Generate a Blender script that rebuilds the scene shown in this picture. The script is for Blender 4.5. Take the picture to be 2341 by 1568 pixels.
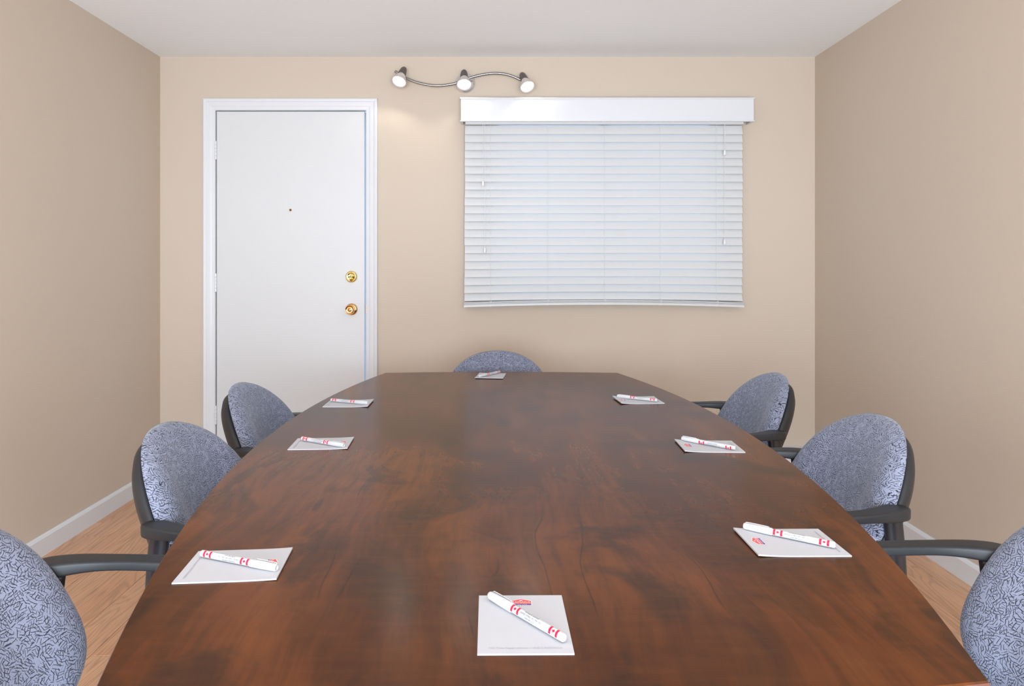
import bpy, bmesh, math, random
from mathutils import Vector, Matrix
for o in list(bpy.data.objects): bpy.data.objects.remove(o)
S = bpy.context.scene
C = S.collection
PI = math.pi
random.seed(4)

# ------------------------------------------------------------------ camera
FPX, CXP, CYP = 1620.0, 1132.0, 610.0          # focal length and vanishing point in a 2341 x 1568 frame
CAM_Z = 1.171
cam_d = bpy.data.cameras.new('camera')
cam_d.sensor_width = 36.0
cam_d.lens = FPX / 2341 * 36.0
cam_d.shift_x = (1170.5 - CXP) / 2341
cam_d.shift_y = -(784.0 - CYP) / 2341
cam_d.clip_start = 0.02
cam = bpy.data.objects.new('camera', cam_d); C.objects.link(cam)
cam.location = (0, 0, CAM_Z); cam.rotation_euler = (PI/2, 0, 0)
S.camera = cam

# ------------------------------------------------------------------ world and large lights
W = bpy.data.worlds.new('sky'); S.world = W; W.use_nodes = True
bgn = W.node_tree.nodes['Background']
bgn.inputs[0].default_value = (0.36, 0.62, 1.0, 1); bgn.inputs[1].default_value = 3.0

def area(name, loc, rot, sx, sy, power, col):
    d = bpy.data.lights.new(name, 'AREA'); d.shape = 'RECTANGLE'; d.size = sx; d.size_y = sy
    d.energy = power; d.color = col
    o = bpy.data.objects.new(name, d); C.objects.link(o); o.location = loc; o.rotation_euler = rot
    return o
area('added_rear_fill', (-0.04, -1.84, 0.775), (PI/2, 0, 0), 2.7, 1.35, 195, (0.835, 0.915, 1.0))  # added fill light behind the camera, kept low to brighten ceiling and walls

S.view_settings.view_transform = 'Standard'; S.view_settings.look = 'None'
S.view_settings.gamma = 1.0; S.view_settings.use_curve_mapping = False
S.view_settings.exposure = 0.12
S.cycles.max_bounces = 5; S.cycles.diffuse_bounces = 3; S.cycles.glossy_bounces = 3; S.cycles.transmission_bounces = 4   # keeps the render time moderate


# ------------------------------------------------------------------ materials
def new_mat(name):
    m = bpy.data.materials.new(name); m.use_nodes = True
    nt = m.node_tree; return m, nt, nt.nodes['Principled BSDF']
def plain(name, col, rough=0.5, metal=0.0, spec=0.5, coat=0.0, emit=None, es=0.0, bump=None, sheen=0.0):
    m, nt, p = new_mat(name)
    p.inputs['Base Color'].default_value = (*col, 1); p.inputs['Roughness'].default_value = rough
    p.inputs['Metallic'].default_value = metal; p.inputs['Specular IOR Level'].default_value = spec
    p.inputs['Coat Weight'].default_value = coat; p.inputs['Sheen Weight'].default_value = sheen
    if emit: p.inputs['Emission Color'].default_value = (*emit, 1); p.inputs['Emission Strength'].default_value = es
    if bump:
        sc, st, dist = bump
        tc = nt.nodes.new('ShaderNodeTexCoord'); n = nt.nodes.new('ShaderNodeTexNoise'); b = nt.nodes.new('ShaderNodeBump')
        n.inputs['Scale'].default_value = sc; n.inputs['Detail'].default_value = 3
        b.inputs['Strength'].default_value = st; b.inputs['Distance'].default_value = dist
        nt.links.new(tc.outputs['Object'], n.inputs['Vector']); nt.links.new(n.outputs['Fac'], b.inputs['Height'])
        nt.links.new(b.outputs['Normal'], p.inputs['Normal'])
    return m
class NB:
    """small node-graph helper"""
    def __init__(s, nt): s.nt = nt
    def n(s, t, **kw):
        x = s.nt.nodes.new(t)
        for k, v in kw.items(): setattr(x, k, v)
        return x
    def l(s, a, b): s.nt.links.new(a, b)
    def put(s, sock, v):
        if hasattr(v, 'is_output'): s.l(v, sock)
        else: sock.default_value = v
    def math(s, op, a, b=0.0, c=0.0, clamp=False):
        x = s.n('ShaderNodeMath', operation=op); x.use_clamp = clamp
        s.put(x.inputs[0], a); s.put(x.inputs[1], b)
        if op in ('MULTIPLY_ADD', 'SMOOTH_MIN'): s.put(x.inputs[2], c)
        return x.outputs[0]
    def ss(s, v, a, b, o0=0.0, o1=1.0):
        x = s.n('ShaderNodeMapRange', interpolation_type='SMOOTHSTEP')
        s.put(x.inputs[0], v); x.inputs[1].default_value = a; x.inputs[2].default_value = b
        x.inputs[3].default_value = o0; x.inputs[4].default_value = o1
        return x.outputs[0]
    def mix(s, f, a, b, blend='MIX'):
        x = s.n('ShaderNodeMix', data_type='RGBA', blend_type=blend)
        s.put(x.inputs[0], f); s.put(x.inputs[6], a); s.put(x.inputs[7], b)
        return x.outputs[2]
    def mapping(s, v, scale=(1,1,1), rot=(0,0,0), loc=(0,0,0)):
        x = s.n('ShaderNodeMapping'); s.l(v, x.inputs[0])
        x.inputs[1].default_value = loc; x.inputs[2].default_value = rot; x.inputs[3].default_value = scale
        return x.outputs[0]
    def noise(s, v, scale, detail=3, rough=0.5, dist=0.0):
        x = s.n('ShaderNodeTexNoise'); s.l(v, x.inputs['Vector'])
        x.inputs['Scale'].default_value = scale; x.inputs['Detail'].default_value = detail
        x.inputs['Roughness'].default_value = rough; x.inputs['Distortion'].default_value = dist
        return x
    def vadd(s, a, b):
        x = s.n('ShaderNodeVectorMath', operation='ADD'); s.put(x.inputs[0], a); s.put(x.inputs[1], b); return x.outputs[0]
    def vscale(s, a, k):
        x = s.n('ShaderNodeVectorMath', operation='SCALE'); s.put(x.inputs[0], a); s.put(x.inputs[3], k); return x.outputs[0]

M = {}
M['wall'] = plain('beige_wall_paint', (0.655, 0.548, 0.438), 0.75, spec=0.25, bump=(260, 0.05, 0.002))
M['ceiling'] = plain('white_ceiling_paint', (0.955, 0.955, 0.955), 0.9, spec=0.1)
M['white'] = plain('white_gloss_paint', (0.73, 0.73, 0.725), 0.38, bump=(40, 0.03, 0.002))
M['trim'] = plain('white_trim_paint', (0.765, 0.77, 0.78), 0.35)
M['blind'] = plain('white_vinyl_slat', (0.70, 0.70, 0.69), 0.42)
M['cord'] = plain('white_cord', (0.85, 0.85, 0.84), 0.8)
M['brass'] = plain('polished_brass', (0.86, 0.66, 0.27), 0.13, 1.0)
M['bronze'] = plain('warm_brass', (0.80, 0.46, 0.20), 0.15, 1.0)
M['dark'] = plain('dark_hole', (0.02, 0.018, 0.015), 0.6)
M['steel'] = plain('brushed_steel', (0.36, 0.34, 0.335), 0.3, 1.0)
M['socket'] = plain('dark_nickel', (0.17, 0.15, 0.145), 0.42, 0.6)
M['chrome'] = plain('satin_chrome', (0.80, 0.80, 0.82), 0.22, 0.9)
M['plastic'] = plain('charcoal_plastic', (0.020, 0.022, 0.025), 0.45, spec=0.45, bump=(900, 0.12, 0.0006))
M['tube'] = plain('black_enamel_tube', (0.018, 0.018, 0.022), 0.3)
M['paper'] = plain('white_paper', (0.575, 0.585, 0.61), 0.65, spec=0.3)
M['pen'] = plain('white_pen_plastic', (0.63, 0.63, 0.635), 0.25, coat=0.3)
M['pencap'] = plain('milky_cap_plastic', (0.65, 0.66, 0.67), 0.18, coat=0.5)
M['red'] = plain('red_ink', (0.78, 0.012, 0.055), 0.4)
M['logored'] = plain('logo_red_ink', (0.80, 0.10, 0.10), 0.6)
M['logoblue'] = plain('logo_blue_ink', (0.075, 0.07, 0.30), 0.6)
M['ink'] = plain('dark_ink', (0.03, 0.045, 0.06), 0.5)
M['grayink'] = plain('pale_grey_ink', (0.46, 0.47, 0.52), 0.6)
M['logowhite'] = plain('logo_white', (0.9, 0.8, 0.8), 0.6)
M['label'] = plain('orange_sticker', (0.55, 0.2, 0.05), 0.6)
M['rail'] = plain('rail_underside', (0.62, 0.53, 0.45), 0.5)
M['heater'] = plain('heater_enamel', (0.82, 0.82, 0.83), 0.35)
M['bulb'] = plain('lit_bulb', (1, 1, 1), 0.4, emit=(1.0, 0.96, 0.9), es=7.0)

def glass_mat():
    m, nt, p = new_mat('window_glass')
    nt.nodes.remove(p); b = NB(nt); out = [n for n in nt.nodes if n.type == 'OUTPUT_MATERIAL'][0]
    t = b.n('ShaderNodeBsdfTransparent'); g = b.n('ShaderNodeBsdfGlossy'); g.inputs['Roughness'].default_value = 0.02
    f = b.n('ShaderNodeFresnel'); f.inputs[0].default_value = 1.45; mx = b.n('ShaderNodeMixShader')
    b.l(f.outputs[0], mx.inputs[0]); b.l(t.outputs[0], mx.inputs[1]); b.l(g.outputs[0], mx.inputs[2]); b.l(mx.outputs[0], out.inputs[0])
    return m
M['glass'] = glass_mat()
def shade_mat():
    m, nt, p = new_mat('frosted_shade_glass')
    b = NB(nt); out = [n for n in nt.nodes if n.type == 'OUTPUT_MATERIAL'][0]
    p.inputs['Base Color'].default_value = (0.78, 0.72, 0.69, 1); p.inputs['Roughness'].default_value = 0.25
    tr = b.n('ShaderNodeBsdfTranslucent'); tr.inputs[0].default_value = (0.6, 0.56, 0.54, 1)
    mx = b.n('ShaderNodeMixShader'); mx.inputs[0].default_value = 0.30
    b.l(p.outputs[0], mx.inputs[1]); b.l(tr.outputs[0], mx.inputs[2]); b.l(mx.outputs[0], out.inputs[0])
    return m
M['shade'] = shade_mat()

def table_mat():
    m, nt, p = new_mat('walnut_veneer'); b = NB(nt)
    tc = b.n('ShaderNodeTexCoord'); v0 = tc.outputs['Object']
    warp = b.noise(b.mapping(v0, (1.0, 0.6, 1)), 3.0, 2)
    wv = b.vscale(b.vadd(warp.outputs['Color'], (-0.5, -0.5, -0.5)), 0.13)
    v = b.vadd(v0, wv)
    big = b.noise(b.mapping(v, (1.0, 0.40, 1)), 4.0, 4, 0.55, 0.3).outputs['Fac']                 # soft figure
    fig = b.noise(b.mapping(v, (1.0, 0.62, 1), loc=(7, 3, 0)), 8.0, 4, 0.55, 0.9).outputs['Fac']   # smoky patches
    fine = b.noise(b.mapping(v, (1.0, 0.04, 1)), 210, 3, 0.6).outputs['Fac']                      # pores along the grain
    cross = b.noise(b.mapping(v0, (0.2, 1.0, 1), loc=(2, 9, 0)), 70, 2, 0.5).outputs['Fac']     # faint cross chatter
    streak = b.noise(b.mapping(v, (1.0, 0.07, 1), loc=(4, 2, 0)), 42, 3, 0.55, 0.2).outputs['Fac']
    vein = b.noise(b.mapping(v, (1.0, 0.055, 1), loc=(1, 5, 0)), 6.0, 2, 0.5, 0.1).outputs['Fac']
    vl = b.math('ABSOLUTE', b.math('SUBTRACT', b.math('FRACT', b.math('MULTIPLY', vein, 7.0)), 0.5))
    vline = b.math('MULTIPLY', b.ss(vl, 0.0, 0.045, 1.0, 0.0), b.ss(b.noise(v0, 4.0, 2).outputs['Fac'], 0.47, 0.62))
    knot = b.n('ShaderNodeTexVoronoi'); b.l(b.mapping(v, (1.0, 0.5, 1), loc=(0.3, 0.1, 0)), knot.inputs['Vector']); knot.inputs['Scale'].default_value = 3.6
    kn = b.ss(knot.outputs['Distance'], 0.02, 0.11, 1.0, 0.0)
    c = b.mix(b.ss(big, 0.30, 0.70), (0.074, 0.0225, 0.0075, 1), (0.180, 0.057, 0.0155, 1))
    c = b.mix(b.math('MULTIPLY', b.ss(fig, 0.47, 0.70), 0.72), c, (0.034, 0.018, 0.011, 1))
    c = b.mix(b.ss(streak, 0.38, 0.68, 0.0, 0.42), c, (0.045, 0.019, 0.009, 1))
    c = b.mix(b.math('MULTIPLY', kn, 0.5), c, (0.02, 0.010, 0.007, 1))
    c = b.mix(b.math('MULTIPLY', vline, 0.5), c, (0.018, 0.009, 0.006, 1))
    c = b.mix(b.ss(fine, 0.3, 0.75, 0.0, 0.16), c, (0.036, 0.016, 0.009, 1))
    c = b.mix(b.ss(cross, 0.40, 0.75, 0.0, 0.09), c, (0.20, 0.075, 0.03, 1))
    b.l(c, p.inputs['Base Color'])
    p.inputs['Roughness'].default_value = 0.22; p.inputs['Specular IOR Level'].default_value = 0.10
    return m
M['table'] = table_mat()
M['tablebase'] = plain('dark_walnut_laminate', (0.07, 0.032, 0.018), 0.4)
M['tableedge'] = plain('edge_band', (0.12, 0.048, 0.036), 0.3)

def floor_mat():
    m, nt, p = new_mat('oak_laminate'); b = NB(nt)
    tc = b.n('ShaderNodeTexCoord'); oi = b.n('ShaderNodeObjectInfo')
    cmb = b.n('ShaderNodeCombineXYZ'); b.put(cmb.inputs[0], b.math('MULTIPLY', oi.outputs['Random'], 37.0)); b.put(cmb.inputs[1], b.math('MULTIPLY', oi.outputs['Random'], 61.0))
    v = b.vadd(tc.outputs['Object'], cmb.outputs[0])
    n1 = b.noise(b.mapping(v, (1.0, 0.10, 1)), 10.0, 2, 0.5, 0.5).outputs['Fac']
    rings = b.math('ABSOLUTE', b.math('SUBTRACT', b.math('FRACT', b.math('MULTIPLY', n1, 15.0)), 0.5))
    rl = b.ss(rings, 0.0, 0.30, 1.0, 0.0)
    fine = b.noise(b.mapping(v, (1.0, 0.03, 1)), 260, 3, 0.6).outputs['Fac']
    tone = b.noise(b.mapping(v, (1.0, 0.2, 1)), 5.0, 2).outputs['Fac']
    c = b.mix(b.ss(tone, 0.3, 0.7), (0.66, 0.345, 0.195, 1), (0.80, 0.46, 0.27, 1))
    c = b.mix(b.math('MULTIPLY', oi.outputs['Random'], 0.35), c, (0.74, 0.48, 0.30, 1))
    c = b.mix(b.math('MULTIPLY', rl, 0.34), c, (0.27, 0.145, 0.085, 1))
    c = b.mix(b.ss(fine, 0.45, 0.75, 0.0, 0.45), c, (0.34, 0.19, 0.11, 1))
    b.l(c, p.inputs['Base Color']); p.inputs['Roughness'].default_value = 0.38
    return m
M['floor'] = floor_mat()
M['subfloor'] = plain('dark_joint', (0.10, 0.06, 0.04), 0.8)

def fabric_mat():
    m, nt, p = new_mat('blue_grey_hatched_fabric'); b = NB(nt)
    tc = b.n('ShaderNodeTexCoord'); oi = b.n('ShaderNodeObjectInfo')
    cmb = b.n('ShaderNodeCombineXYZ'); b.put(cmb.inputs[1], b.math('MULTIPLY', oi.outputs['Random'], 3.0)); b.put(cmb.inputs[2], b.math('MULTIPLY', oi.outputs['Random'], 5.0))
    v0 = b.vadd(tc.outputs['Object'], cmb.outputs[0])
    wn = b.noise(v0, 75, 2); wv = b.vscale(b.vadd(wn.outputs['Color'], (-0.5, -0.5, -0.5)), 0.0040)
    v = b.vadd(v0, wv)
    def hatch(cell, pitch, th, off):
        x = b.n('ShaderNodeTexVoronoi', feature='F1'); b.l(b.vadd(v, off), x.inputs['Vector']); x.inputs['Scale'].default_value = cell
        sp = b.n('ShaderNodeSeparateColor'); b.l(x.outputs['Color'], sp.inputs[0])
        ang = b.math('MULTIPLY', sp.outputs[0], 2*PI)
        xyz = b.n('ShaderNodeSeparateXYZ'); b.l(v, xyz.inputs[0])
        u = b.math('ADD', b.math('MULTIPLY', xyz.outputs[1], b.math('COSINE', ang)), b.math('MULTIPLY', xyz.outputs[2], b.math('SINE', ang)))
        u = b.math('ADD', u, b.math('MULTIPLY', xyz.outputs[0], 0.32))
        fr = b.math('FRACT', b.math('ADD', b.math('DIVIDE', u, pitch), sp.outputs[1]))
        ln = b.ss(b.math('ABSOLUTE', b.math('SUBTRACT', fr, 0.5)), th*0.6, th*1.25, 1.0, 0.0)
        keep = b.ss(x.outputs['Distance'], 0.58, 0.70, 1.0, 0.0)
        return b.math('MULTIPLY', ln, keep)
    d = b.math('MAXIMUM', hatch(102, 0.0041, 0.128, (0, 0, 0)), hatch(84, 0.0053, 0.100, (3.1, 1.7, 0.4)))
    weave = b.noise(v0, 900, 2).outputs['Fac']
    base = b.mix(b.ss(weave, 0.3, 0.7), (0.235, 0.257, 0.343, 1), (0.325, 0.352, 0.450, 1))
    col = b.mix(b.math('MULTIPLY', d, 0.94), base, (0.016, 0.017, 0.028, 1))
    b.l(col, p.inputs['Base Color']); p.inputs['Roughness'].default_value = 0.85
    p.inputs['Specular IOR Level'].default_value = 0.2
    p.inputs['Sheen Weight'].default_value = 0.35; p.inputs['Sheen Roughness'].default_value = 0.4
    p.inputs['Sheen Tint'].default_value = (0.85, 0.9, 1.0, 1)
    bp = b.n('ShaderNodeBump'); bp.inputs['Strength'].default_value = 0.25; bp.inputs['Distance'].default_value = 0.0008
    b.l(weave, bp.inputs['Height']); b.l(bp.outputs['Normal'], p.inputs['Normal'])
    return m
M['fabric'] = fabric_mat()

# ------------------------------------------------------------------ object helpers
def obj(name, me, mat=None, parent=None, smooth=False, loc=None):
    if isinstance(me, bmesh.types.BMesh):
        bm = me; bmesh.ops.recalc_face_normals(bm, faces=bm.faces[:])
        me = bpy.data.meshes.new(name); bm.to_mesh(me); bm.free()
    o = bpy.data.objects.new(name, me); C.objects.link(o)
    if mat: 
        me.materials.clear(); me.materials.append(M[mat])
    if smooth:
        me.polygons.foreach_set('use_smooth', [True]*len(me.polygons))
    if parent: o.parent = parent
    if loc: o.location = loc
    return o
def empty(name, loc=(0,0,0), rz=0.0):
    o = bpy.data.objects.new(name, None); C.objects.link(o); o.location = loc; o.rotation_euler = (0, 0, rz); o.empty_display_size = 0.1
    return o
def tag(o, label, cat, group=None):
    o['label'] = label; o['category'] = cat
    if group: o['group'] = group
    return o
def struct(o, label=None):
    o['kind'] = 'structure'
    if label: o['label'] = label
    return o
def add_box(bm, lo, hi, bev=0.0, seg=2):
    r = bmesh.ops.create_cube(bm, size=1.0)
    vs = r['verts']
    for v in vs:
        v.co = Vector([(lo[i]+hi[i])/2 + v.co[i]*(hi[i]-lo[i]) for i in range(3)])
    if bev > 0:
        es = list({e for v in vs for e in v.link_edges})
        bmesh.ops.bevel(bm, geom=es, offset=bev, segments=seg, profile=0.5, affect='EDGES')
def box(lo, hi, bev=0.0, seg=2):
    bm = bmesh.new(); add_box(bm, lo, hi, bev, seg); return bm
def add_lathe(bm, prof, seg=32, mat=None, cap=True):
    rings = []
    for r, z in prof:
        rings.append([bm.verts.new((r*math.cos(2*PI*i/seg), r*math.sin(2*PI*i/seg), z)) for i in range(seg)])
    for a, b in zip(rings, rings[1:]):
        for i in range(seg):
            bm.faces.new((a[i], a[(i+1) % seg], b[(i+1) % seg], b[i]))
    if cap:
        bm.faces.new(rings[0]); bm.faces.new(rings[-1])
    if mat is not None:
        for rg in rings:
            for v in rg: v.co = mat @ v.co
def lathe(prof, seg=32, mat=None, cap=True):
    bm = bmesh.new(); add_lathe(bm, prof, seg, mat, cap); return bm
def sect(w, h, n=16, p=4.0):
    out = []
    for i in range(n):
        t = 2*PI*i/n + PI/n; c, s = math.cos(t), math.sin(t)
        out.append((w/2*math.copysign(abs(c)**(2/p), c), h/2*math.copysign(abs(s)**(2/p), s)))
    return out
def add_sweep(bm, pts, ws, hs, n=16, p=4.0, side=None):
    """sweep a superellipse section along pts; width along the side vector, height across"""
    pts = [Vector(q) for q in pts]; rings = []
    for i, q in enumerate(pts):
        t = (pts[min(i+1, len(pts)-1)] - pts[max(i-1, 0)]).normalized()
        sd = Vector((0, 0, 1)).cross(t) if side == 'flat' else (Vector(side) if side else Vector((0, 1, 0)))
        sd = (sd - t*sd.dot(t)).normalized(); up = t.cross(sd)
        w = ws[i] if hasattr(ws, '__len__') else ws; h = hs[i] if hasattr(hs, '__len__') else hs
        rings.append([bm.verts.new(q + sd*a + up*b_) for a, b_ in sect(w, h, n, p)])
    for a, b_ in zip(rings, rings[1:]):
        for i in range(n): bm.faces.new((a[i], a[(i+1) % n], b_[(i+1) % n], b_[i]))
    bm.faces.new(rings[0]); bm.faces.new(rings[-1])
def sweep(*a, **k):
    bm = bmesh.new(); add_sweep(bm, *a, **k); return bm
def catmull(P, k=6):
    P = [Vector(q) for q in P]; out = []
    for i in range(len(P)-1):
        p0, p1, p2, p3 = P[max(i-1, 0)], P[i], P[i+1], P[min(i+2, len(P)-1)]
        for j in range(k):
            t = j/k
            out.append(0.5*((2*p1) + (p2-p0)*t + (2*p0-5*p1+4*p2-p3)*t*t + (3*p1-p0-3*p2+p3)*t**3))
    out.append(P[-1]); return out
def text_mesh(body, size, sx=1.0, bold=0.0, align='CENTER'):
    cu = bpy.data.curves.new('print', 'FONT'); cu.body = body; cu.size = size; cu.align_x = align; cu.align_y = 'CENTER'
    cu.resolution_u = 2; cu.offset = bold; cu.fill_mode = 'FRONT'
    o = bpy.data.objects.new('print', cu); C.objects.link(o)
    dg = bpy.context.evaluated_depsgraph_get(); dg.update()
    me = bpy.data.meshes.new_from_object(o.evaluated_get(dg))
    bpy.data.objects.remove(o); bpy.data.curves.remove(cu)
    for v in me.vertices: v.co.x *= sx
    return me

# ------------------------------------------------------------------ room dimensions
XL, XR, YB, YR, ZC = -1.842, 1.758, 3.896, -1.92, 2.325
PXM = FPX / YB                                   # pixels per metre on the back wall
def bx(px): return (px - CXP) / PXM
def bz(py): return CAM_Z + (CYP - py) / PXM
T = 0.14
# door opening and window opening in the back wall
DX0, DX1, DZ1 = bx(490.0), bx(839.5), bz(249.5)
WX0, WX1, WZ0, WZ1 = bx(1122), bx(1650), 1.03, 1.97

bm = bmesh.new()
def wb(x0, x1, z0, z1): add_box(bm, (x0, YB, z0), (x1, YB+T, z1))
wb(XL-T, DX0, 0, ZC); wb(DX0, DX1, DZ1, ZC); wb(DX1, WX0, 0, ZC)
wb(WX0, WX1, 0, WZ0); wb(WX0, WX1, WZ1, ZC); wb(WX1, XR+T, 0, ZC)
struct(obj('wall_back', bm, 'wall'))
struct(obj('wall_left', box((XL-T, YR-T, 0), (XL, YB, ZC)), 'wall'))
struct(obj('wall_right', box((XR, YR-T, 0), (XR+T, YB, ZC)), 'wall'))
bm = bmesh.new()
RX0, RX1, RZ1 = -1.42, 1.34, 2.02
add_box(bm, (XL, YR-T, 0), (RX0, YR, ZC)); add_box(bm, (RX1, YR-T, 0), (XR, YR, ZC)); add_box(bm, (RX0, YR-T, RZ1), (RX1, YR, ZC)); add_box(bm, (RX0, YR-T, 0), (RX1, YR, 0.08))
struct(obj('wall_rear', bm, 'wall'))
struct(obj('ceiling', box((XL-T, YR-T, ZC), (XR+T, YB+T, ZC+0.1)), 'ceiling'))
fl = struct(obj('floor', box((XL-T, YR-T, -0.12), (XR+T, YB+T, -0.0095)), 'subfloor'))
# planks: one object each, running along the room
PW, PL = 0.115, 1.215
plank_cache = {}
def plank_mesh(w, l):
    k = (round(w, 4), round(l, 4))
    if k not in plank_cache:
        b_ = bmesh.new(); hw, hl, c = w/2, l/2, 0.0012
        lo = [b_.verts.new(q) for q in ((-hw, -hl, -0.009), (hw, -hl, -0.009), (hw, hl, -0.009), (-hw, hl, -0.009))]
        md = [b_.verts.new(q) for q in ((-hw, -hl, -c), (hw, -hl, -c), (hw, hl, -c), (-hw, hl, -c))]
        tp = [b_.verts.new(q) for q in ((-hw+c, -hl+c, 0), (hw-c, -hl+c, 0), (hw-c, hl-c, 0), (-hw+c, hl-c, 0))]
        for i in range(4):
            j = (i+1) % 4
            b_.faces.new((lo[i], lo[j], md[j], md[i])); b_.faces.new((md[i], md[j], tp[j], tp[i]))
        b_.faces.new(tp)
        me = bpy.data.meshes.new('plank'); b_.to_mesh(me); b_.free(); me.materials.append(M['floor']); plank_cache[k] = me
    return plank_cache[k]
edges = [XL+0.001]; x = -1.795
while x < XR-0.02:
    edges.append(x); x += PW
edges.append(XR-0.001)
starts = {0: 3.25, 1: 3.08, 2: 2.62, 3: 3.30, 4: 2.78, 5: 3.02, 6: 2.134, 7: 2.9, 8: 2.45}
for i, (xa, xb) in enumerate(zip(edges, edges[1:])):
    s0 = starts.get(i, 2.0 + (i*0.447) % PL)
    y = s0 - PL*math.ceil((s0-YR)/PL)
    while y < YB:
        ya, yb = max(y, YR+0.001), min(y+PL, YB-0.001)
        if yb-ya > 0.01 and xb-xa > 0.004:
            obj('plank', plank_mesh(xb-xa-0.0016, yb-ya-0.0016), None, fl, loc=((xa+xb)/2, (ya+yb)/2, 0))
        y += PL

# baseboards with a bevelled top edge
def baseboard(name, x, sgn, y0, y1):
    prof = [(0, 0), (0.014, 0), (0.014, 0.072), (0.009, 0.080), (0.004, 0.084), (0, 0.084)]
    b_ = bmesh.new(); A = [b_.verts.new((x+sgn*u, y0, w)) for u, w in prof]; B = [b_.verts.new((x+sgn*u, y1, w)) for u, w in prof]
    n = len(prof)
    for i in range(n): b_.faces.new((A[i], A[(i+1) % n], B[(i+1) % n], B[i]))
    b_.faces.new(A); b_.faces.new(B)
    return struct(obj(name, b_, 'trim'))
baseboard('baseboard_left', XL, 1, YR, YB); baseboard('baseboard_right', XR, -1, YR, YB)
bb = bmesh.new(); add_box(bb, (XL+0.014, YB-0.014, 0), (bx(467), YB, 0.084), 0.003, 1); add_box(bb, (bx(862), YB-0.014, 0), (-0.32, YB, 0.084), 0.003, 1)
struct(obj('baseboard_back', bb, 'trim'))

# ------------------------------------------------------------------ door, casing
tr = struct(empty('trim_1', ((DX0+DX1)/2, YB, 0)), 'white moulded door casing')
cw = 26.5/PXM
def casing_profile():       # u from inner edge outwards, d = projection into the room
    return [(0, 0), (0, 0.007), (0.004, 0.0105), (0.018, 0.012), (0.024, 0.0145), (0.032, 0.0155), (0.044, 0.0165), (0.048, 0.0195), (0.058, 0.021), (cw, 0.0185), (cw, 0)]
def casing(name, ia, ib, oa_dir, ob_dir):
    b_ = bmesh.new(); A = []; B = []
    for u, d in casing_profile():
        A.append(b_.verts.new((ia[0]+oa_dir[0]*u-tr.location.x, -d, ia[1]+oa_dir[1]*u)))
        B.append(b_.verts.new((ib[0]+ob_dir[0]*u-tr.location.x, -d, ib[1]+ob_dir[1]*u)))
    for i in range(len(A)-1): b_.faces.new((A[i], A[i+1], B[i+1], B[i]))
    b_.faces.new(A); b_.faces.new(B)
    return obj(name, b_, 'trim', tr)
ix0, ix1, iz = bx(493.5), bx(837.0), bz(253)
casing('side_casing', (ix0, 0), (ix0, iz), (-1, 0), (-1, 1))
casing('side_casing', (ix1, 0), (ix1, iz), (1, 0), (1, 1))
casing('head_casing', (ix0, iz), (ix1, iz), (-1, 1), (1, 1))
jb = bmesh.new()
add_box(jb, (DX0-tr.location.x, 0, 0), (ix0-0.0005-tr.location.x, T, DZ1)); add_box(jb, (ix0-tr.location.x, 0, iz+0.0005), (ix1-tr.location.x, T, DZ1))
add_box(jb, (ix1+0.0035-tr.location.x, 0, 0), (DX1-tr.location.x, T, DZ1))
add_box(jb, (ix0-tr.location.x, 0.055, 0), (ix0+0.012-tr.location.x, 0.07, iz)); add_box(jb, (ix0-tr.location.x, 0.055, iz-0.012), (ix1-0.05-tr.location.x, 0.07, iz))
obj('jamb', jb, 'trim', tr)
obj('strike_plate', box((ix1-0.001-tr.location.x, -0.008, bz(717)), (ix1+0.0045-tr.location.x, 0.03, bz(696)), 0.001, 1), 'bronze', tr)

dr = struct(empty('door_1', ((ix0+ix1)/2, YB, 0)), 'plain white door with brass knob')
dxo = dr.location.x
sx0, sx1 = ix0+0.004-dxo, bx(833.6)-dxo
obj('door_slab', box((sx0, 0.001, 0.012), (sx1, 0.043, iz-0.004), 0.0012, 1), 'white', dr)
for py in (344, 646, 948):
    hg = bmesh.new(); zc = bz(py)
    for k in range(5):
        z0 = zc-0.051+k*0.0205
        add_lathe(hg, [(0.0062, z0), (0.0068, z0+0.001), (0.0068, z0+0.0187), (0.0062, z0+0.0197)], 12, Matrix.Translation((sx0-0.003, -0.0075, 0)))
    add_box(hg, (sx0-0.002, -0.002, zc-0.051), (sx0+0.004, 0.001, zc+0.051))
    obj('hinge', hg, 'trim', dr)
RXf = Matrix.Rotation(PI/2, 4, 'X')     # lathe axis +z -> -y (towards the room)
def on_door(px, py): return Matrix.Translation((bx(px)-dxo, 0.001, bz(py))) @ RXf
ph = obj('peephole', lathe([(0.0075, 0), (0.0075, 0.002), (0.0062, 0.003), (0.0045, 0.003)], 20, on_door(664, 480)), 'bronze', dr)
obj('lens', lathe([(0.0045, 0.0025), (0.0045, 0.0032), (0.002, 0.0036)], 16, on_door(664, 480)), 'dark', ph)
db = obj('deadbolt', lathe([(0.0325, 0), (0.0325, 0.004), (0.030, 0.009), (0.027, 0.0125), (0.024, 0.0135), (0.021, 0.0115), (0.010, 0.0105)], 40, on_door(803.5, 632.5)), 'brass', dr, True)
for s in (-1, 1):
    hl = obj('screw_hole', lathe([(0.0045, 0), (0.0045, 0.0122), (0.003, 0.0124)], 14, on_door(803.5+s*5.4, 633)), 'dark', db)
tb = bmesh.new(); add_sweep(tb, [(0, -0.010, 0.006), (0, -0.02, 0.004), (0, -0.026, -0.004), (0, -0.025, -0.02), (0, -0.018, -0.026)], [0.009, 0.012, 0.012, 0.010, 0.007], [0.008, 0.010, 0.010, 0.010, 0.006], 12, 2.4, side=(1, 0, 0))
th = obj('thumb_turn', tb, 'brass', db, True); th.location = (bx(803.5)-dxo, 0.001, bz(632.5))
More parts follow.
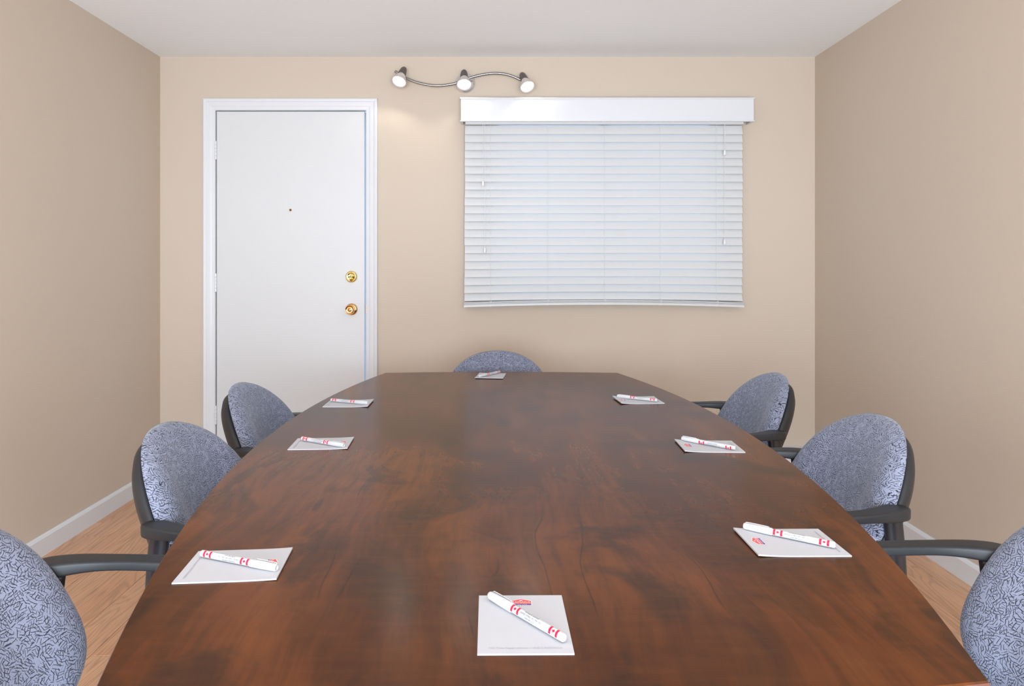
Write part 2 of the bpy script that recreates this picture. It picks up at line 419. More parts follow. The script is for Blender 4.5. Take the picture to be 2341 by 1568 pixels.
obj('latch_rosette', lathe([(0.0325, 0), (0.0325, 0.003), (0.030, 0.0075), (0.024, 0.0095), (0.016, 0.0105), (0.0145, 0.018)], 40, on_door(804, 707)), 'bronze', dr, True)
kb = obj('knob', lathe([(0.0125, 0.012), (0.0125, 0.026), (0.017, 0.030), (0.0235, 0.036), (0.0265, 0.043), (0.0268, 0.050), (0.0255, 0.055), (0.0240, 0.0562), (0.0235, 0.0555), (0.007, 0.0505), (0.0062, 0.0525), (0.0035, 0.053)], 40, on_door(804, 707)), 'bronze', dr, True)

# ------------------------------------------------------------------ window behind the blind, added rear window
wn = struct(empty('window_1', ((WX0+WX1)/2, YB+0.09, WZ0)), 'daylit window behind the blind')
hw, hh = (WX1-WX0)/2, WZ1-WZ0
def frame_bm(hw, hh, d0, d1, t, mull=()):
    b_ = bmesh.new()
    add_box(b_, (-hw, d0, 0), (-hw+t, d1, hh)); add_box(b_, (hw-t, d0, 0), (hw, d1, hh))
    add_box(b_, (-hw+t, d0, 0), (hw-t, d1, t)); add_box(b_, (-hw+t, d0, hh-t), (hw-t, d1, hh))
    for mx in mull: add_box(b_, (mx-t/2, d0, t), (mx+t/2, d1, hh-t))
    return b_
obj('window_frame', frame_bm(hw, hh, -0.02, 0.03, 0.04, (0.0,)), 'trim', wn)
for s in (-1, 1): obj('pane', box((min(s*0.02, s*(hw-0.04)), 0.003, 0.04), (max(s*0.02, s*(hw-0.04)), 0.007, hh-0.04)), 'glass', wn)
wr = struct(empty('added_rear_window', ((RX0+RX1)/2, YR-0.07, 0.08)), 'made-up wide glazed door behind the camera, added for the rear light')  # unseen glazed door, made up to go with the rear fill light
obj('window_frame', frame_bm((RX1-RX0)/2, RZ1-0.08, -0.03, 0.03, 0.05, (0.0,)), 'trim', wr)
for s in (-1, 1):
    h2 = (RX1-RX0)/2-0.05
    obj('pane', box((min(s*0.025, s*h2), -0.003, 0.05), (max(s*0.025, s*h2), 0.003, RZ1-0.13)), 'glass', wr)

# ------------------------------------------------------------------ window blind
YBL = YB - 0.048                                   # plane of the slats
sB = FPX / YBL
def qx(px): return (px-CXP)/sB
def qz(py): return CAM_Z + (CYP-py)/sB
bl = tag(empty('window_blind', (qx(1380), YB, 0)), 'white slatted blind with boxed valance, closed over the window', 'blind')
BX = bl.location.x; BY = YB
vf = YB - 0.094; sV = FPX / vf
vx0, vx1 = (1053.5-CXP)/sV-BX, (1723.5-CXP)/sV-BX
vz1, vz0 = CAM_Z+(CYP-223)/sV, CAM_Z+(CYP-277.5)/sV
vb = bmesh.new()
add_box(vb, (vx0, -0.094, vz0), (vx1, -0.082, vz1), 0.001, 1)
add_box(vb, (vx0, -0.082, vz0), (vx0+0.011, -0.001, vz1)); add_box(vb, (vx1-0.011, -0.082, vz0), (vx1, -0.001, vz1))
va = obj('valance', vb, 'trim', bl)
obj('valance_moulding', box((vx0-0.005, -0.099, vz1-0.008), (vx1+0.005, -0.0005, vz1), 0.003, 2), 'trim', va)
mb = bmesh.new(); add_box(mb, (vx0-0.005, -0.099, vz0-0.001), (vx1+0.005, -0.084, vz0+0.006), 0.0025, 2)
obj('valance_moulding', mb, 'trim', va)
hx0, hx1 = qx(1063)-BX, qx(1697.5)-BX
obj('headrail', box((hx0+0.003, -0.078, qz(286)), (hx1-0.003, -0.024, qz(276)+0.05), 0.002, 1), 'blind', bl)
NS = 22; PIT = 18.06/sB; SW = 0.0505; TILT = math.radians(72)
def slat_bm(x0, x1, zc, yc, tilt, bow, w=SW, jit=0.0, t=0.0028, twist=0.0):
    b_ = bmesh.new(); nx = 20; rows = []
    for i in range(nx+1):
        u = i/nx; xx = x0+(x1-x0)*u; dz = bow*(1-(2*u-1)**2)
        tl = tilt + twist*(2*u-1)
        row = []
        for v, side in ((-0.5, 1), (-0.17, 1), (0.17, 1), (0.5, 1), (0.5, -1), (0.17, -1), (-0.17, -1), (-0.5, -1)):
            crown = 0.0016*(1-(2*v)**2); n = crown + side*t/2
            # v=-0.5 is the lower, room-side edge
            yy = yc + v*w*math.cos(tl) - n*math.sin(tl)
            zz = zc + dz + v*w*math.sin(tl) + n*math.cos(tl)
            row.append(b_.verts.new((xx+jit, yy, zz)))
        rows.append(row)
    for a, c in zip(rows, rows[1:]):
        for i in range(8): b_.faces.new((a[i], a[(i+1) % 8], c[(i+1) % 8], c[i]))
    b_.faces.new(rows[0]); b_.faces.new(rows[-1])
    return b_
yc = YBL-BY
for k in range(NS):
    low = k/(NS-1)
    zc = qz(288 + 18.06*(k+0.5)) - 0.001
    f_ = max(0.0, (low-0.55)/0.45)
    tl = TILT - math.radians(6)*max(0, (k-18)/3.0)
    shr = 0.0 + 0.003*low
    obj('slat', slat_bm(hx0+0.001-0.004*low, hx1-0.001-shr, zc-0.004*f_, yc, tl, 0.010*f_*f_, jit=random.uniform(-0.0015, 0.0015)), 'blind', bl)
zb = qz(697.5)
for k in range(3):
    obj('slat', slat_bm(hx0-0.004, hx1-0.003, zb+0.006+k*0.0042, yc-0.004, math.radians(4), 0.014), 'blind', bl)
br = bmesh.new(); nx = 20; rws = []
for i in range(nx+1):
    u = i/nx; xx = hx0-0.005+(hx1-hx0+0.004)*u; dz = 0.014*(1-(2*u-1)**2)
    rws.append([br.verts.new((xx, yc-0.004+a, zb-0.004+dz+c)) for a, c in ((-0.026, -0.006), (-0.026, 0.004), (-0.024, 0.006), (0.024, 0.006), (0.026, 0.004), (0.026, -0.006))])
for a, c in zip(rws, rws[1:]):
    for i in range(6): br.faces.new((a[i], a[(i+1) % 6], c[(i+1) % 6], c[i]))
br.faces.new(rws[0]); br.faces.new(rws[-1])
rail = obj('bottom_rail', br, 'blind', bl)
rz = zb-0.010
obj('sticker', box((qx(1546)-BX-0.014, yc-0.022, rz+0.0120), (qx(1546)-BX+0.014, yc+0.008, rz+0.0128)), 'label', rail)
for px in (1121, 1251.5, 1381, 1508, 1636):
    u = (qx(px)-BX-hx0)/(hx1-hx0); dz = 0.014*(1-(2*u-1)**2)
    c_ = bmesh.new(); X = qx(px)-BX
    add_sweep(c_, [(X, yc-0.0125, qz(277)), (X+0.001, yc-0.0125, (qz(277)+zb)/2), (X, yc-0.014, zb+0.03+dz)], 0.0016, 0.0016, 6, 2.0, side=(1, 0, 0))
    add_sweep(c_, [(X, yc-0.014, zb+0.03+dz), (X+0.006, yc-0.026, zb+0.018+dz), (X+0.003, yc-0.031, zb+0.010+dz), (X, yc-0.03, zb-0.002+dz)], 0.0016, 0.0016, 6, 2.0, side=(1, 0, 0))
    lc = obj('ladder_cord', c_, 'cord', bl)
    kn = bmesh.new()
    pts = [(X+0.007*math.cos(q), yc-0.032, zb+0.013+dz+0.005*math.sin(q)) for q in [2*PI*j/12 for j in range(13)]]
    add_sweep(kn, pts, 0.0016, 0.0016, 6, 2.0, side=(0, 1, 0)); obj('cord_knot', kn, 'cord', lc)
    obj('rail_button', lathe([(0.0065, 0), (0.006, -0.002), (0.003, -0.003)], 14, Matrix.Translation((X, yc-0.012, zb-0.010+dz))), 'cord', rail)
def tassel(px, py):
    X, Zt = qx(px)-BX, qz(py)
    c_ = bmesh.new(); top = qz(277)
    add_sweep(c_, [(X-0.001, yc-0.034, top), (X+0.0015, yc-0.032, (top+Zt)/2), (X, yc-0.031, Zt+0.012)], 0.0017, 0.0017, 6, 2.0, side=(1, 0, 0))
    lc = obj('lift_cord', c_, 'cord', bl)
    obj('tassel', lathe([(0.0035, 0.014), (0.0055, 0.011), (0.0068, 0.0), (0.0072, -0.012), (0.006, -0.0145)], 16, Matrix.Translation((X, yc-0.031, Zt))), 'cord', lc, True)
for px, py in ((1104.5, 421), (1108.5, 572), (1652.5, 351), (1652.5, 553)): tassel(px, py)

# ------------------------------------------------------------------ wall lamp
YL = YB - 0.062; sL = FPX / YL
lp = tag(empty('wall_lamp', ((1063-CXP)/sL, YB, CAM_Z+(CYP-184)/sL)), 'curved steel bar lamp with three lit frosted spotlights above the blind', 'lamp')
LX, LZ = lp.location.x, lp.location.z
obj('canopy', lathe([(0.054, 0.0005), (0.054, 0.008), (0.050, 0.016), (0.043, 0.022), (0.030, 0.025), (0.012, 0.026)], 48, RXf), 'chrome', lp, True)
obj('stem', lathe([(0.009, 0.022), (0.009, 0.064)], 16, RXf), 'steel', lp, True)
bar_px = [(903, 163), (912, 168.5), (925, 177), (955, 189), (995, 196), (1035, 192), (1063, 182), (1092, 173), (1130, 167.5), (1165, 172), (1197, 186)]
pts = catmull([((px-CXP)/sL-LX, -0.062, CAM_Z+(CYP-py)/sL-LZ) for px, py in bar_px], 6)
obj('bar', sweep(pts, 0.0145, 0.0145, 14, 2.0, side=(0, 1, 0)), 'steel', lp, True)
heads = [((920.5, 166), (-0.20, -0.55, -0.83)), ((1061, 172.5), (0.03, -0.55, -0.83)), ((1197, 178.5), (0.26, -0.55, -0.80))]
for (px, py), ax in heads:
    sh = FPX/(YB-0.075)
    p0 = Vector(((px-CXP)/sh-LX, -0.078, CAM_Z+(CYP-py)/sh-LZ))
    ax = Vector(ax).normalized(); q = ax.to_track_quat('Z', 'Y').to_matrix().to_4x4()
    mt = Matrix.Translation(p0) @ q
    sk = obj('socket', lathe([(0.004, -0.038), (0.011, -0.035), (0.0165, -0.025), (0.0200, -0.004), (0.0220, 0.020), (0.0205, 0.024)], 24, mt), 'socket', lp, True)
    pv = bmesh.new(); add_sweep(pv, [p0, Vector((p0.x, -0.056, p0.z-0.004))], 0.010, 0.010, 10, 2.0, side=(1, 0, 0)); obj('pivot', pv, 'socket', sk)
    # ribbed flared glass shade with wall thickness
    b_ = bmesh.new(); seg = 60; prof = [(0.0185, 0.020), (0.0235, 0.030), (0.031, 0.046), (0.0375, 0.064), (0.0405, 0.076), (0.0395, 0.0775), (0.0355, 0.064), (0.029, 0.047), (0.0215, 0.031), (0.0165, 0.022)]
    rg = []
    for j, (r, z) in enumerate(prof):
        rg.append([b_.verts.new(mt @ Vector(((r+(0.0007 if i % 2 and 0 < j < 4 else 0))*math.cos(2*PI*i/seg), (r+(0.0007 if i % 2 and 0 < j < 4 else 0))*math.sin(2*PI*i/seg), z))) for i in range(seg)])
    for a, c in zip(rg, rg[1:]):
        for i in range(seg): b_.faces.new((a[i], a[(i+1) % seg], c[(i+1) % seg], c[i]))
    sd = obj('glass_shade', b_, 'shade', lp, True)
    obj('bulb', lathe([(0.007, 0.024), (0.012, 0.036), (0.0180, 0.053), (0.0185, 0.060), (0.014, 0.0645), (0.005, 0.066)], 28, mt), 'bulb', sd, True)
    ld = bpy.data.lights.new('spot_glow', 'SPOT'); ld.energy = 1.25; ld.color = (1.0, 0.95, 0.88); ld.spot_size = math.radians(165); ld.spot_blend = 0.35; ld.shadow_soft_size = 0.02
    lo = bpy.data.objects.new('spot_glow', ld); C.objects.link(lo); lo.parent = lp
    lo.location = p0 + ax*0.080; lo.rotation_euler = (-ax).to_track_quat('Z', 'Y').to_euler()

# ------------------------------------------------------------------ baseboard heater on the back wall
hx_0, hx_1 = -0.30, XR-0.016
ht = tag(empty('baseboard_heater', ((hx_0+hx_1)/2, YB, 0)), 'low white electric baseboard heater along the wall under the window', 'heater')
hl = (hx_1-hx_0)/2
b_ = bmesh.new()
prof = [(0, 0.03), (-0.055, 0.03), (-0.062, 0.045), (-0.062, 0.125), (-0.055, 0.128), (-0.055, 0.146), (-0.062, 0.149), (-0.062, 0.160), (-0.050, 0.184), (0, 0.188)]
A = [b_.verts.new((-hl, y_, z_)) for y_, z_ in prof]; B = [b_.verts.new((hl, y_, z_)) for y_, z_ in prof]
for i in range(len(prof)): b_.faces.new((A[i], A[(i+1) % len(prof)], B[(i+1) % len(prof)], B[i]))
b_.faces.new(A); b_.faces.new(B)
obj('casing', b_, 'heater', ht)
for s in (-1, 1): obj('end_cap', box((s*hl-0.05 if s > 0 else -hl-0.001, -0.0645, 0.0), (s*hl+0.001 if s > 0 else -hl+0.05, -0.001, 0.189), 0.003, 1), 'heater', ht)
obj('access_panel', box((hl-0.20, -0.0640, 0.035), (hl-0.055, -0.060, 0.120), 0.001, 1), 'heater', ht)

# ------------------------------------------------------------------ conference table
ZT, TT = 0.74, 0.030
tbl = tag(empty('conference_table', (0.03, 1.82, 0)), 'long boat-shaped brown wood-veneer conference table', 'table')
def xl(y): return 0.13049384*y*y - 0.48841508*y - 0.1246421
def xr(y): return -0.13304802*y*y + 0.47349088*y + 0.23810939
YN, YF = 0.737, 2.884
ol = []
N = 40
for i in range(N+1):
    y = YN+(YF-YN)*i/N; ol.append((xr(y), y))
for i in range(1, 20):
    u = i/20; y = YF + 0.028*4*u*(1-u); ol.append((xr(YF)+(xl(YF)-xr(YF))*u, y))
YNL = 0.690
for i in range(N+1):
    y = YF-(YF-YNL)*i/N; ol.append((xl(y), y))
for i in range(1, 20):
    u = i/20; y = YNL+(YN-YNL)*u - 0.028*4*u*(1-u); ol.append((xl(YNL)+(xr(YN)-xl(YNL))*u, y))
ol = [Vector((x_-0.03, y_-1.82)) for x_, y_ in ol]
def inset(P, d):
    out = []; n = len(P)
    for i in range(n):
        t = (P[(i+1) % n]-P[i-1]).normalized(); out.append(P[i] + Vector((-t.y, t.x))*d)
    return out
o1 = inset(ol, 0.0022)
b_ = bmesh.new()
top = [b_.verts.new((q.x, q.y, ZT)) for q in o1]; mid = [b_.verts.new((q.x, q.y, ZT-0.002)) for q in inset(ol, 0.0006)]
b_.faces.new(top)
for i in range(len(top)):
    j = (i+1) % len(top); b_.faces.new((mid[i], mid[j], top[j], top[i]))
ttop = obj('table_top', b_, 'table', tbl)
b_ = bmesh.new()
rgs = []
for d, z in ((0.0006, ZT-0.002), (0.0, ZT-0.004), (0.0, ZT-TT+0.003), (0.003, ZT-TT)):
    rgs.append([b_.verts.new((q.x, q.y, z)) for q in inset(ol, d)])
for a, c in zip(rgs, rgs[1:]):
    for i in range(len(a)):
        j = (i+1) % len(a); b_.faces.new((a[i], a[j], c[j], c[i]))
b_.faces.new(rgs[-1])
obj('edge_band', b_, 'tableedge', tbl)
for yy in (-0.52, 0.46):
    pn = obj('pedestal', box((-0.19, yy-0.045, 0.03), (0.19, yy+0.045, ZT-TT), 0.004, 1), 'tablebase', tbl)
    obj('foot', box((-0.23, yy-0.07, 0.0), (0.23, yy+0.07, 0.035), 0.006, 2), 'tablebase', pn)
obj('stretcher', box((-0.0125, -0.475, 0.25), (0.0125, 0.415, 0.62), 0.002, 1), 'tablebase', tbl)

# ------------------------------------------------------------------ armchairs
def chair_proto():
    r = empty('armchair')
    ZM = 0.575
    def outl(t, a, up, dn, n=2.25):
        c, s = math.cos(t), math.sin(t)
        y = a*math.copysign(abs(c)**(2/n), c); z = math.copysign(abs(s)**(2/n), s)
        return y, (up if z > 0 else dn)*z
    def xb(z): return -0.205 - 0.36*(z-ZM) + 0.018*math.exp(-((z-0.50)/0.09)**2)
    def sst(v, a, b): 
        v = min(1, max(0, (v-a)/(b-a))); return v*v*(3-2*v)
    def curve(y): return 0.95*y*y
    def wing(y, z): return 0.010*sst(abs(y), 0.10, 0.165)*sst(z, 0.86, 0.60)
    Mg = 72
    rr_f = [0.0, 0.15, 0.3, 0.42, 0.52, 0.62, 0.70, 0.78, 0.85, 0.90, 0.94, 0.97, 0.99, 1.0]
    rr_b = [0.985, 0.95, 0.85, 0.6, 0.3, 0.0]
    def shell(name, mat, a, up, dn, front, back, zc=ZM):
        b_ = bmesh.new(); rings = []
        for lst, fn in ((rr_f, front), (rr_b, back)):
            for q in lst:
                if q == 0.0:
                    rings.append([b_.verts.new((fn(0, zc, 0.0), 0, zc))]); continue
                rg = []
                for i in range(Mg):
                    y, z = outl(2*PI*i/Mg, a, up, dn); y *= q; z = zc+z*q
                    rg.append(b_.verts.new((fn(y, z, q), y, z)))
                rings.append(rg)
        for A, B in zip(rings, rings[1:]):
            if len(A) == 1:
                for i in range(Mg): b_.faces.new((A[0], B[i], B[(i+1) % Mg]))
            elif len(B) == 1:
                for i in range(Mg): b_.faces.new((A[i], B[0], A[(i+1) % Mg]))
            else:
                for i in range(Mg): b_.faces.new((A[i], B[i], B[(i+1) % Mg], A[(i+1) % Mg]))
        return obj(name, b_, mat, r, True)
    th = 0.046
    shell('backrest_pad', 'fabric', 0.236, 0.221, 0.175,
          lambda y, z, q: xb(z)+curve(y)+wing(y, z)*(1-q**10)+th*max(0, 1-q**9)**0.55,
          lambda y, z, q: xb(z)+curve(y)-0.006*(1-q**8))
    def depth(z): return 0.042+0.020*sst(0.62-z, 0.0, 0.16)
    shell('backrest_shell', 'plastic', 0.232, 0.198, 0.235,
          lambda y, z, q: xb(z)+curve(y)-0.003,
          lambda y, z, q: xb(z)+curve(y)-0.003-depth(z)*max(0, 1-q**7)**0.5 - 0.004)
    # seat
    b_ = bmesh.new(); rings = []
    for q, z in ((0.0, 0.458), (0.5, 0.457), (0.8, 0.453), (0.93, 0.445), (0.985, 0.436), (1.0, 0.424), (0.985, 0.412), (0.9, 0.405), (0.0, 0.405)):
        if q == 0.0: rings.append([b_.verts.new((0.045, 0, z))]); continue
        rg = []
        for i in range(48):
            t = 2*PI*i/48; c, s = math.cos(t), math.sin(t)
            rg.append(b_.verts.new((0.045+q*0.235*math.copysign(abs(c)**0.55, c), q*0.198*math.copysign(abs(s)**0.55, s), z)))
        rings.append(rg)
    for A, B in zip(rings, rings[1:]):
        n = 48
        for i in range(n):
            j = (i+1) % n
            if len(A) == 1: b_.faces.new((A[0], B[i], B[j]))
            elif len(B) == 1: b_.faces.new((A[i], B[0], A[j]))
            else: b_.faces.new((A[i], B[i], B[j], A[j]))
    obj('seat', b_, 'fabric', r, True)
    obj('seat_pan', box((-0.17, -0.18, 0.385), (0.25, 0.18, 0.4055), 0.008, 2), 'plastic', r)
    AY = 0.258
    for s in (-1, 1):
        raw = catmull([(0.235, 0.266, 0.604), (0.20, 0.266, 0.624), (0.12, 0.267, 0.630), (0.0, 0.268, 0.634), (-0.075, 0.266, 0.636), (-0.125, 0.258, 0.637), (-0.165, 0.244, 0.637), (-0.200, 0.226, 0.636)], 5)
        pts = [Vector((q.x, s*q.y, q.z)) for q in raw]
        n = len(pts); ws = []; hs = []
        for i in range(n):
            u = i/(n-1); e0 = min(1, i/3.0); e1 = min(1, (n-1-i)/4.0)
            e = math.sqrt(max(0.05, 1-(1-e0)**2))*math.sqrt(max(0.12, 1-(1-e1)**2))
            ws.append((0.038+0.012*sst(u, 0.45, 0.9))*e); hs.append((0.018+0.009*sst(u, 0.55, 0.9))*(0.7+0.3*e))
        a_ = bmesh.new(); add_sweep(a_, pts, ws, hs, 24, 6.0, side='flat')
        obj('armrest', a_, 'plastic', r, True)
        rear = catmull([(-0.165, s*0.240, 0.628), (-0.172, s*0.240, 0.56), (-0.182, s*0.242, 0.40), (-0.205, s*0.250, 0.18), (-0.245, s*AY, 0.012)], 5)
        l1 = obj('rear_leg', sweep(rear, 0.024, 0.040, 16, 2.4, side=(0, 1, 0)), 'tube', r, True)
        front = catmull([(0.195, s*AY, 0.614), (0.222, s*AY, 0.575), (0.232, s*AY, 0.45), (0.236, s*AY, 0.2), (0.240, s*AY, 0.012)], 5)
        l2 = obj('front_leg', sweep(front, 0.022, 0.036, 16, 2.4, side=(0, 1, 0)), 'tube', r, True)
        for lg, xx in ((l1, -0.245), (l2, 0.240)):
            obj('foot_glide', lathe([(0.015, 0), (0.020, 0.003), (0.020, 0.012), (0.015, 0.018)], 16, Matrix.Translation((xx, s*AY, 0))), 'plastic', lg, True)
    for xx in (-0.200, 0.225):
        obj('seat_rail', sweep([(xx, -(0.242 if xx < 0 else AY), 0.372), (xx, (0.242 if xx < 0 else AY), 0.372)], 0.024, 0.024, 10, 2.4, side=(1, 0, 0)), 'tube', r, True)
    for s in (-1, 1):
        obj('back_bracket', sweep(catmull([(-0.19, s*0.09, 0.385), (-0.235, s*0.09, 0.40), (-0.252, s*0.09, 0.46), (-0.25, s*0.09, 0.52)], 4), 0.05, 0.012, 10, 3, side=(0, 1, 0)), 'tube', r, True)
    return r
def copy_tree(o, parent=None):
    c = o.copy(); C.objects.link(c)
    if parent: c.parent = parent
    for ch in list(o.children): copy_tree(ch, c)
    return c
proto = chair_proto()
chairs = [   # x, y, facing (deg)
    (0.010, 2.890, -90, 'grey-blue patterned armchair at the far head of the table, only its back top showing'),
    (-0.550, 2.276, 0, 'grey-blue patterned armchair in front of the door, farthest on the left side'),
    (-0.517, 1.682, 0, 'grey-blue patterned armchair in the middle of the table\'s left side'),
    (-0.618, 1.018, 0, 'grey-blue patterned armchair nearest on the left, cut off by the picture edge'),
    (0.720, 2.490, 180, 'grey-blue patterned armchair farthest on the right side, near the room corner'),
    (0.698, 1.780, 180, 'grey-blue patterned armchair in the middle of the table\'s right side'),
    (0.760, 1.085, 180, 'grey-blue patterned armchair nearest on the right, cut off by the picture edge'),
]
for i, (x, y, a, lab) in enumerate(chairs):
    c = proto if i == 0 else copy_tree(proto)
    c.location = (x, y, 0); c.rotation_euler = (0, 0, math.radians(a))
    tag(c, lab, 'chair', 'armchairs around the conference table')

# ------------------------------------------------------------------ notepads
PWd, PLn, PTh = 0.108, 0.1395, 0.0020
def lift(x, y, lf):
    # small curl of the sheets: lf = (edge_top, edge_bottom, edge_left, edge_right)
    t, b, l, r = lf; u, v = x/(PWd/2), y/(PLn/2)
    return t*max(0, v)**3 + b*max(0, -v)**3 + l*max(0, -u)**3 + r*max(0, u)**3
def flat_print(me, ox, oy, lf, dz=0.00018):
    for v in me.vertices:
        x, y = v.co.x+ox, v.co.y+oy
        v.co = (x, y, PTh+lift(x, y, lf)+dz)
    return me
def poly_mesh(P):
    b_ = bmesh.new(); vs = [b_.verts.new((p[0], p[1], 0)) for p in P]
    es = [b_.edges.new((vs[i], vs[(i+1) % len(vs)])) for i in range(len(vs))]
    bmesh.ops.triangle_fill(b_, edges=es, use_beauty=True)
    me = bpy.data.meshes.new('print'); b_.to_mesh(me); b_.free(); return me
def make_pad(loc, rot, label, lf):
    r = empty('notepad', loc, math.radians(rot)); tag(r, label, 'notepad', 'notepads laid out on the table')
    b_ = bmesh.new(); nx, ny = 12, 14
    tp = [[None]*(ny+1) for _ in range(nx+1)]; bt = [[None]*(ny+1) for _ in range(nx+1)]
    for i in range(nx+1):
        for j in range(ny+1):
            x, y = -PWd/2+PWd*i/nx, -PLn/2+PLn*j/ny; z = lift(x, y, lf)
            tp[i][j] = b_.verts.new((x, y, PTh+z)); bt[i][j] = b_.verts.new((x, y, z*0.8))
    for i in range(nx):
        for j in range(ny):
            b_.faces.new((tp[i][j], tp[i+1][j], tp[i+1][j+1], tp[i][j+1])); b_.faces.new((bt[i][j], bt[i][j+1], bt[i+1][j+1], bt[i+1][j]))
    for i in range(nx):
        for j in (0, ny): b_.faces.new((tp[i][j], bt[i][j], bt[i+1][j], tp[i+1][j]))
    for j in range(ny):
        for i in (0, nx): b_.faces.new((tp[i][j], tp[i][j+1], bt[i][j+1], bt[i][j]))
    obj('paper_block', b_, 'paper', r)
    cy = 0.0485
    hw, hb, hs, hp = 0.0128, -0.0060, 0.0050, 0.0105
    lg = obj('printed_logo', flat_print(poly_mesh([(-hw, hb+0.0036), (hw, hb+0.0036), (hw, hs), (0, hp), (-hw, hs)]), 0, cy, lf), 'logored', r)
    obj('logo_border', flat_print(poly_mesh([(-hw-0.001, hb-0.0008), (hw+0.001, hb-0.0008), (hw+0.001, hs+0.0005), (0, hp+0.001), (-hw-0.001, hs+0.0005)]), 0, cy, lf, 0.0001), 'logowhite', lg)
    obj('logo_stripe', flat_print(poly_mesh([(-hw, hb), (hw, hb), (hw, hb+0.0031), (-hw, hb+0.0031)]), 0, cy, lf, 0.0002), 'logoblue', lg)
    obj('logo_lettering', flat_print(text_mesh('RAMADA', 0.0062, 0.92, 0.0), 0, cy+0.0013, lf, 0.0003), 'logowhite', lg)
    obj('logo_lettering', flat_print(text_mesh('L I M I T E D', 0.0026, 1.1, 0.0), 0, cy+hb+0.0014, lf, 0.0003), 'logowhite', lg)
    obj('logo_emblem', flat_print(poly_mesh([(0.0022*math.cos(t), 0.0012*math.sin(t)) for t in [2*PI*k/12 for k in range(12)]]), 0, cy+0.0064, lf, 0.0003), 'logowhite', lg)
    obj('printed_footer', flat_print(text_mesh('Toll Free Reservations: 1-800-2-RAMADA', 0.0052, 0.93, 0.0), 0, -0.0585, lf, 0.0002), 'grayink', r)
    return r
ztop = ZT
pads = [
    ((0.0335, 0.856, ztop), 0.5, 'white printed notepad at the near end of the table, the largest in view', (0, 0, 0, 0)),
    ((-0.374, 1.0215, ztop), -85.5, 'white printed notepad nearest on the table\'s left side', (0.0015, 0, 0, 0)),
    ((0.460, 1.1065, ztop), 90.5, 'white printed notepad nearest on the table\'s right side', (0.0025, 0, 0, 0)),
    ((-0.4215, 1.724, ztop), -87.0, 'white printed notepad midway along the table\'s left side', (0.002, 0, 0, 0)),
    ((0.512, 1.698, ztop), 88.0, 'white printed notepad midway along the table\'s right side', (0.003, 0, 0, 0)),
    ((-0.4605, 2.2285, ztop), -90.0, 'white printed notepad farthest on the table\'s left side, nearest the door', (0.003, 0, 0.001, 0)),
    ((0.460, 2.281, ztop), 95.0, 'white printed notepad farthest on the table\'s right side', (0.004, 0, 0, 0.002)),
    ((-0.017, 2.794, ztop), 174.0, 'white printed notepad at the far end of the table before the head chair', (0.003, 0, 0, 0.001)),
]
for loc, rot, lab, lf in pads: make_pad(loc, rot, lab, lf)

# ------------------------------------------------------------------ pens
PR = 0.0050; PEN_L = 0.138
def wrap(me, r, phi0, cuts=6):
    """bend a flat print (x along the pen, y around it) onto the barrel of radius r"""
    b_ = bmesh.new(); b_.from_mesh(me)
    ys = [v.co.y for v in b_.verts]; lo, hi = min(ys), max(ys)
    k = max(2, int((hi-lo)/0.0011))
    for i in range(1, k):
        bmesh.ops.bisect_plane(b_, geom=b_.verts[:]+b_.edges[:]+b_.faces[:], plane_co=(0, lo+(hi-lo)*i/k, 0), plane_no=(0, 1, 0))
    for v in b_.verts:
        a = phi0 + v.co.y/r; v.co = (v.co.x, r*math.sin(a), r*math.cos(a))
    b_.to_mesh(me); b_.free(); return me
leaf = [(0, -0.0027), (0.00018, -0.0014), (0.0014, -0.00165), (0.0011, -0.0010), (0.0026, 0.0002), (0.0021, 0.0005), (0.0024, 0.0013), (0.0015, 0.0011), (0.0013, 0.0016), (0.00065, 0.0007), (0.0009, 0.0021), (0.0005, 0.0018), (0, 0.0027)]
leaf = leaf + [(-a, b) for a, b in reversed(leaf[1:-1])]
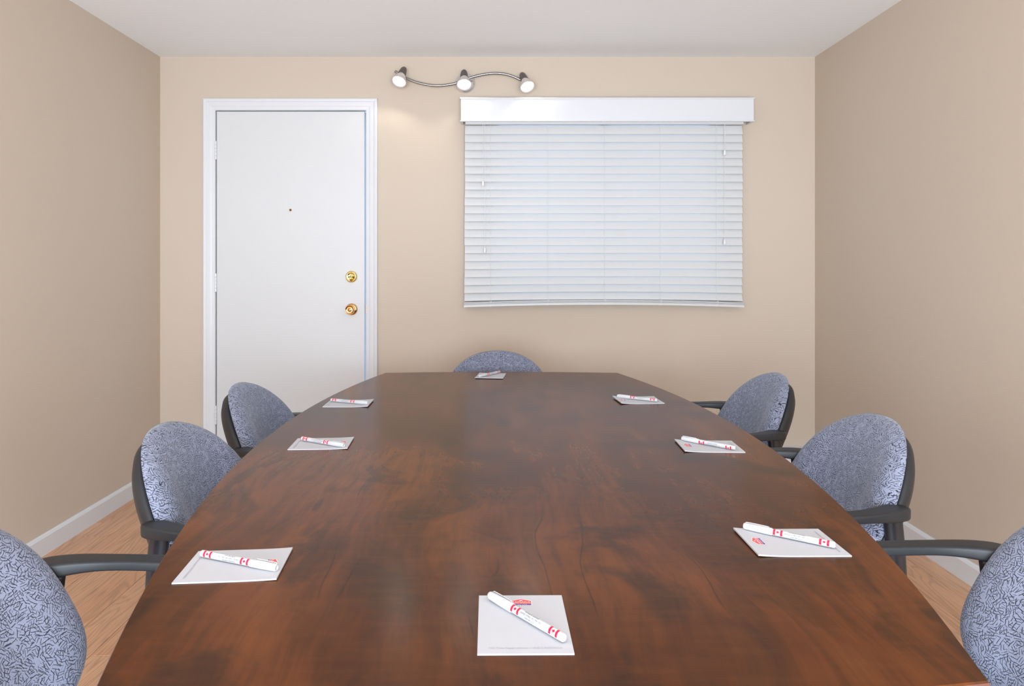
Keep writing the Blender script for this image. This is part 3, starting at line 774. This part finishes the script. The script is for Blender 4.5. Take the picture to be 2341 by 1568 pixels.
def make_pen(p_cap, p_end, roll, label, z0):
    a = Vector((p_cap[0], p_cap[1])); e = Vector((p_end[0], p_end[1])); d = (e-a).normalized(); m = (a+e)/2
    r = empty('pen', (m.x, m.y, z0+0.0058), math.atan2(d.y, d.x)); tag(r, label, 'pen', 'printed pens lying on the notepads')
    MX = Matrix.Rotation(PI/2, 4, 'Y')           # lathe axis z -> +x
    h = PEN_L/2
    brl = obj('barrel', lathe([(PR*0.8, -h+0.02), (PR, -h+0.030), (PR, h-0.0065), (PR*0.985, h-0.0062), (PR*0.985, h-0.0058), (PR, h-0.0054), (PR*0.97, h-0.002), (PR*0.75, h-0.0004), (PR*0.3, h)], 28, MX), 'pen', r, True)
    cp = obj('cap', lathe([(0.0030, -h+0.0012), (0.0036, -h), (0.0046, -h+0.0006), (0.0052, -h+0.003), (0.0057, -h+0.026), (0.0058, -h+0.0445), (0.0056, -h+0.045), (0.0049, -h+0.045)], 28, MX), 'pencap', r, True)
    cl = bmesh.new(); add_sweep(cl, [(-h+0.002, 0, 0.0050), (-h+0.004, 0, 0.0066), (-h+0.02, 0, 0.0068), (-h+0.036, 0, 0.0066), (-h+0.040, 0, 0.0062)], [0.003, 0.0034, 0.0034, 0.0032, 0.002], 0.0014, 8, 3, side=(0, 1, 0))
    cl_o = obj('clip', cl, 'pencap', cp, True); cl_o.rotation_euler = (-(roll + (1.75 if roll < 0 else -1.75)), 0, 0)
    def band(x0, w, rr, mat='red'):
        P = [(x0, -0.0052), (x0+w, -0.0052), (x0+w, 0.0052), (x0, 0.0052)]
        obj('printed_band', wrap(poly_mesh(P), rr+0.00012, roll), mat, brl)
    for cx_ in (-h+0.0545, h-0.0155):
        band(cx_-0.0072, 0.0034, PR); band(cx_+0.0038, 0.0034, PR)
        lm = poly_mesh([(cx_+q[0]*0.95, q[1]*0.95) for q in leaf]); obj('maple_leaf', wrap(lm, PR+0.00012, roll), 'red', brl)
    tx = 0.0135
    for body, off, size, sx, bold in (('RAMADA LIMITED', 0.0036, 0.0029, 1.05, 0.0), ('GRAND FORKS, BC V0H 1H2', 0.0, 0.0032, 0.92, 0.0), ('(250) 442-2127', -0.0034, 0.0027, 1.1, 0.0)):
        tm = text_mesh(body, size, sx, bold)
        for v in tm.vertices: v.co.x += tx; v.co.y += off
        obj('lettering', wrap(tm, PR+0.00012, roll), 'ink', brl)
    return r
def un(px, py, z):
    Y = FPX*(CAM_Z-z)/(py-CYP); return ((px-CXP)*Y/FPX, Y)
zp = ZT+PTh
R_ = math.radians
pens = [   # cap end px, plug end px, roll
    ((1117.4, 1359.3), (1294.0, 1461.6), R_(-45), 'white flag-printed pen lying diagonally on the nearest notepad at the table end'),
    ((633.0, 1299.0), (460.0, 1265.0), R_(60), 'white flag-printed pen on the nearest notepad of the left side'),
    ((1698.4, 1202.5), (1912.0, 1247.5), R_(-60), 'white flag-printed pen on the nearest notepad of the right side'),
    ((788.0, 1019.0), (687.9, 1002.3), R_(58), 'white flag-printed pen on the middle notepad of the left side'),
    ((1557.0, 1002.2), (1683.4, 1025.4), R_(-114), 'white flag-printed pen on the middle notepad of the right side'),
    ((842.4, 922.0), (755.0, 914.4), R_(50), 'white flag-printed pen on the farthest notepad of the left side'),
    ((1409.0, 905.4), (1505.3, 916.0), R_(-45), 'white flag-printed pen on the farthest notepad of the right side'),
    ((1098.7, 859.5), (1140.0, 850.6), R_(-60), 'white flag-printed pen on the notepad at the far end of the table'),
]
pad_lift = [0, 0.0002, 0.0004, 0.0004, 0.0006, 0.0006, 0.0008, 0.0006]
for (pc, pe, roll, lab), lf in zip(pens, pad_lift):
    make_pen(un(*pc, zp+0.0055), un(*pe, zp+0.0055), roll, lab, zp+lf)
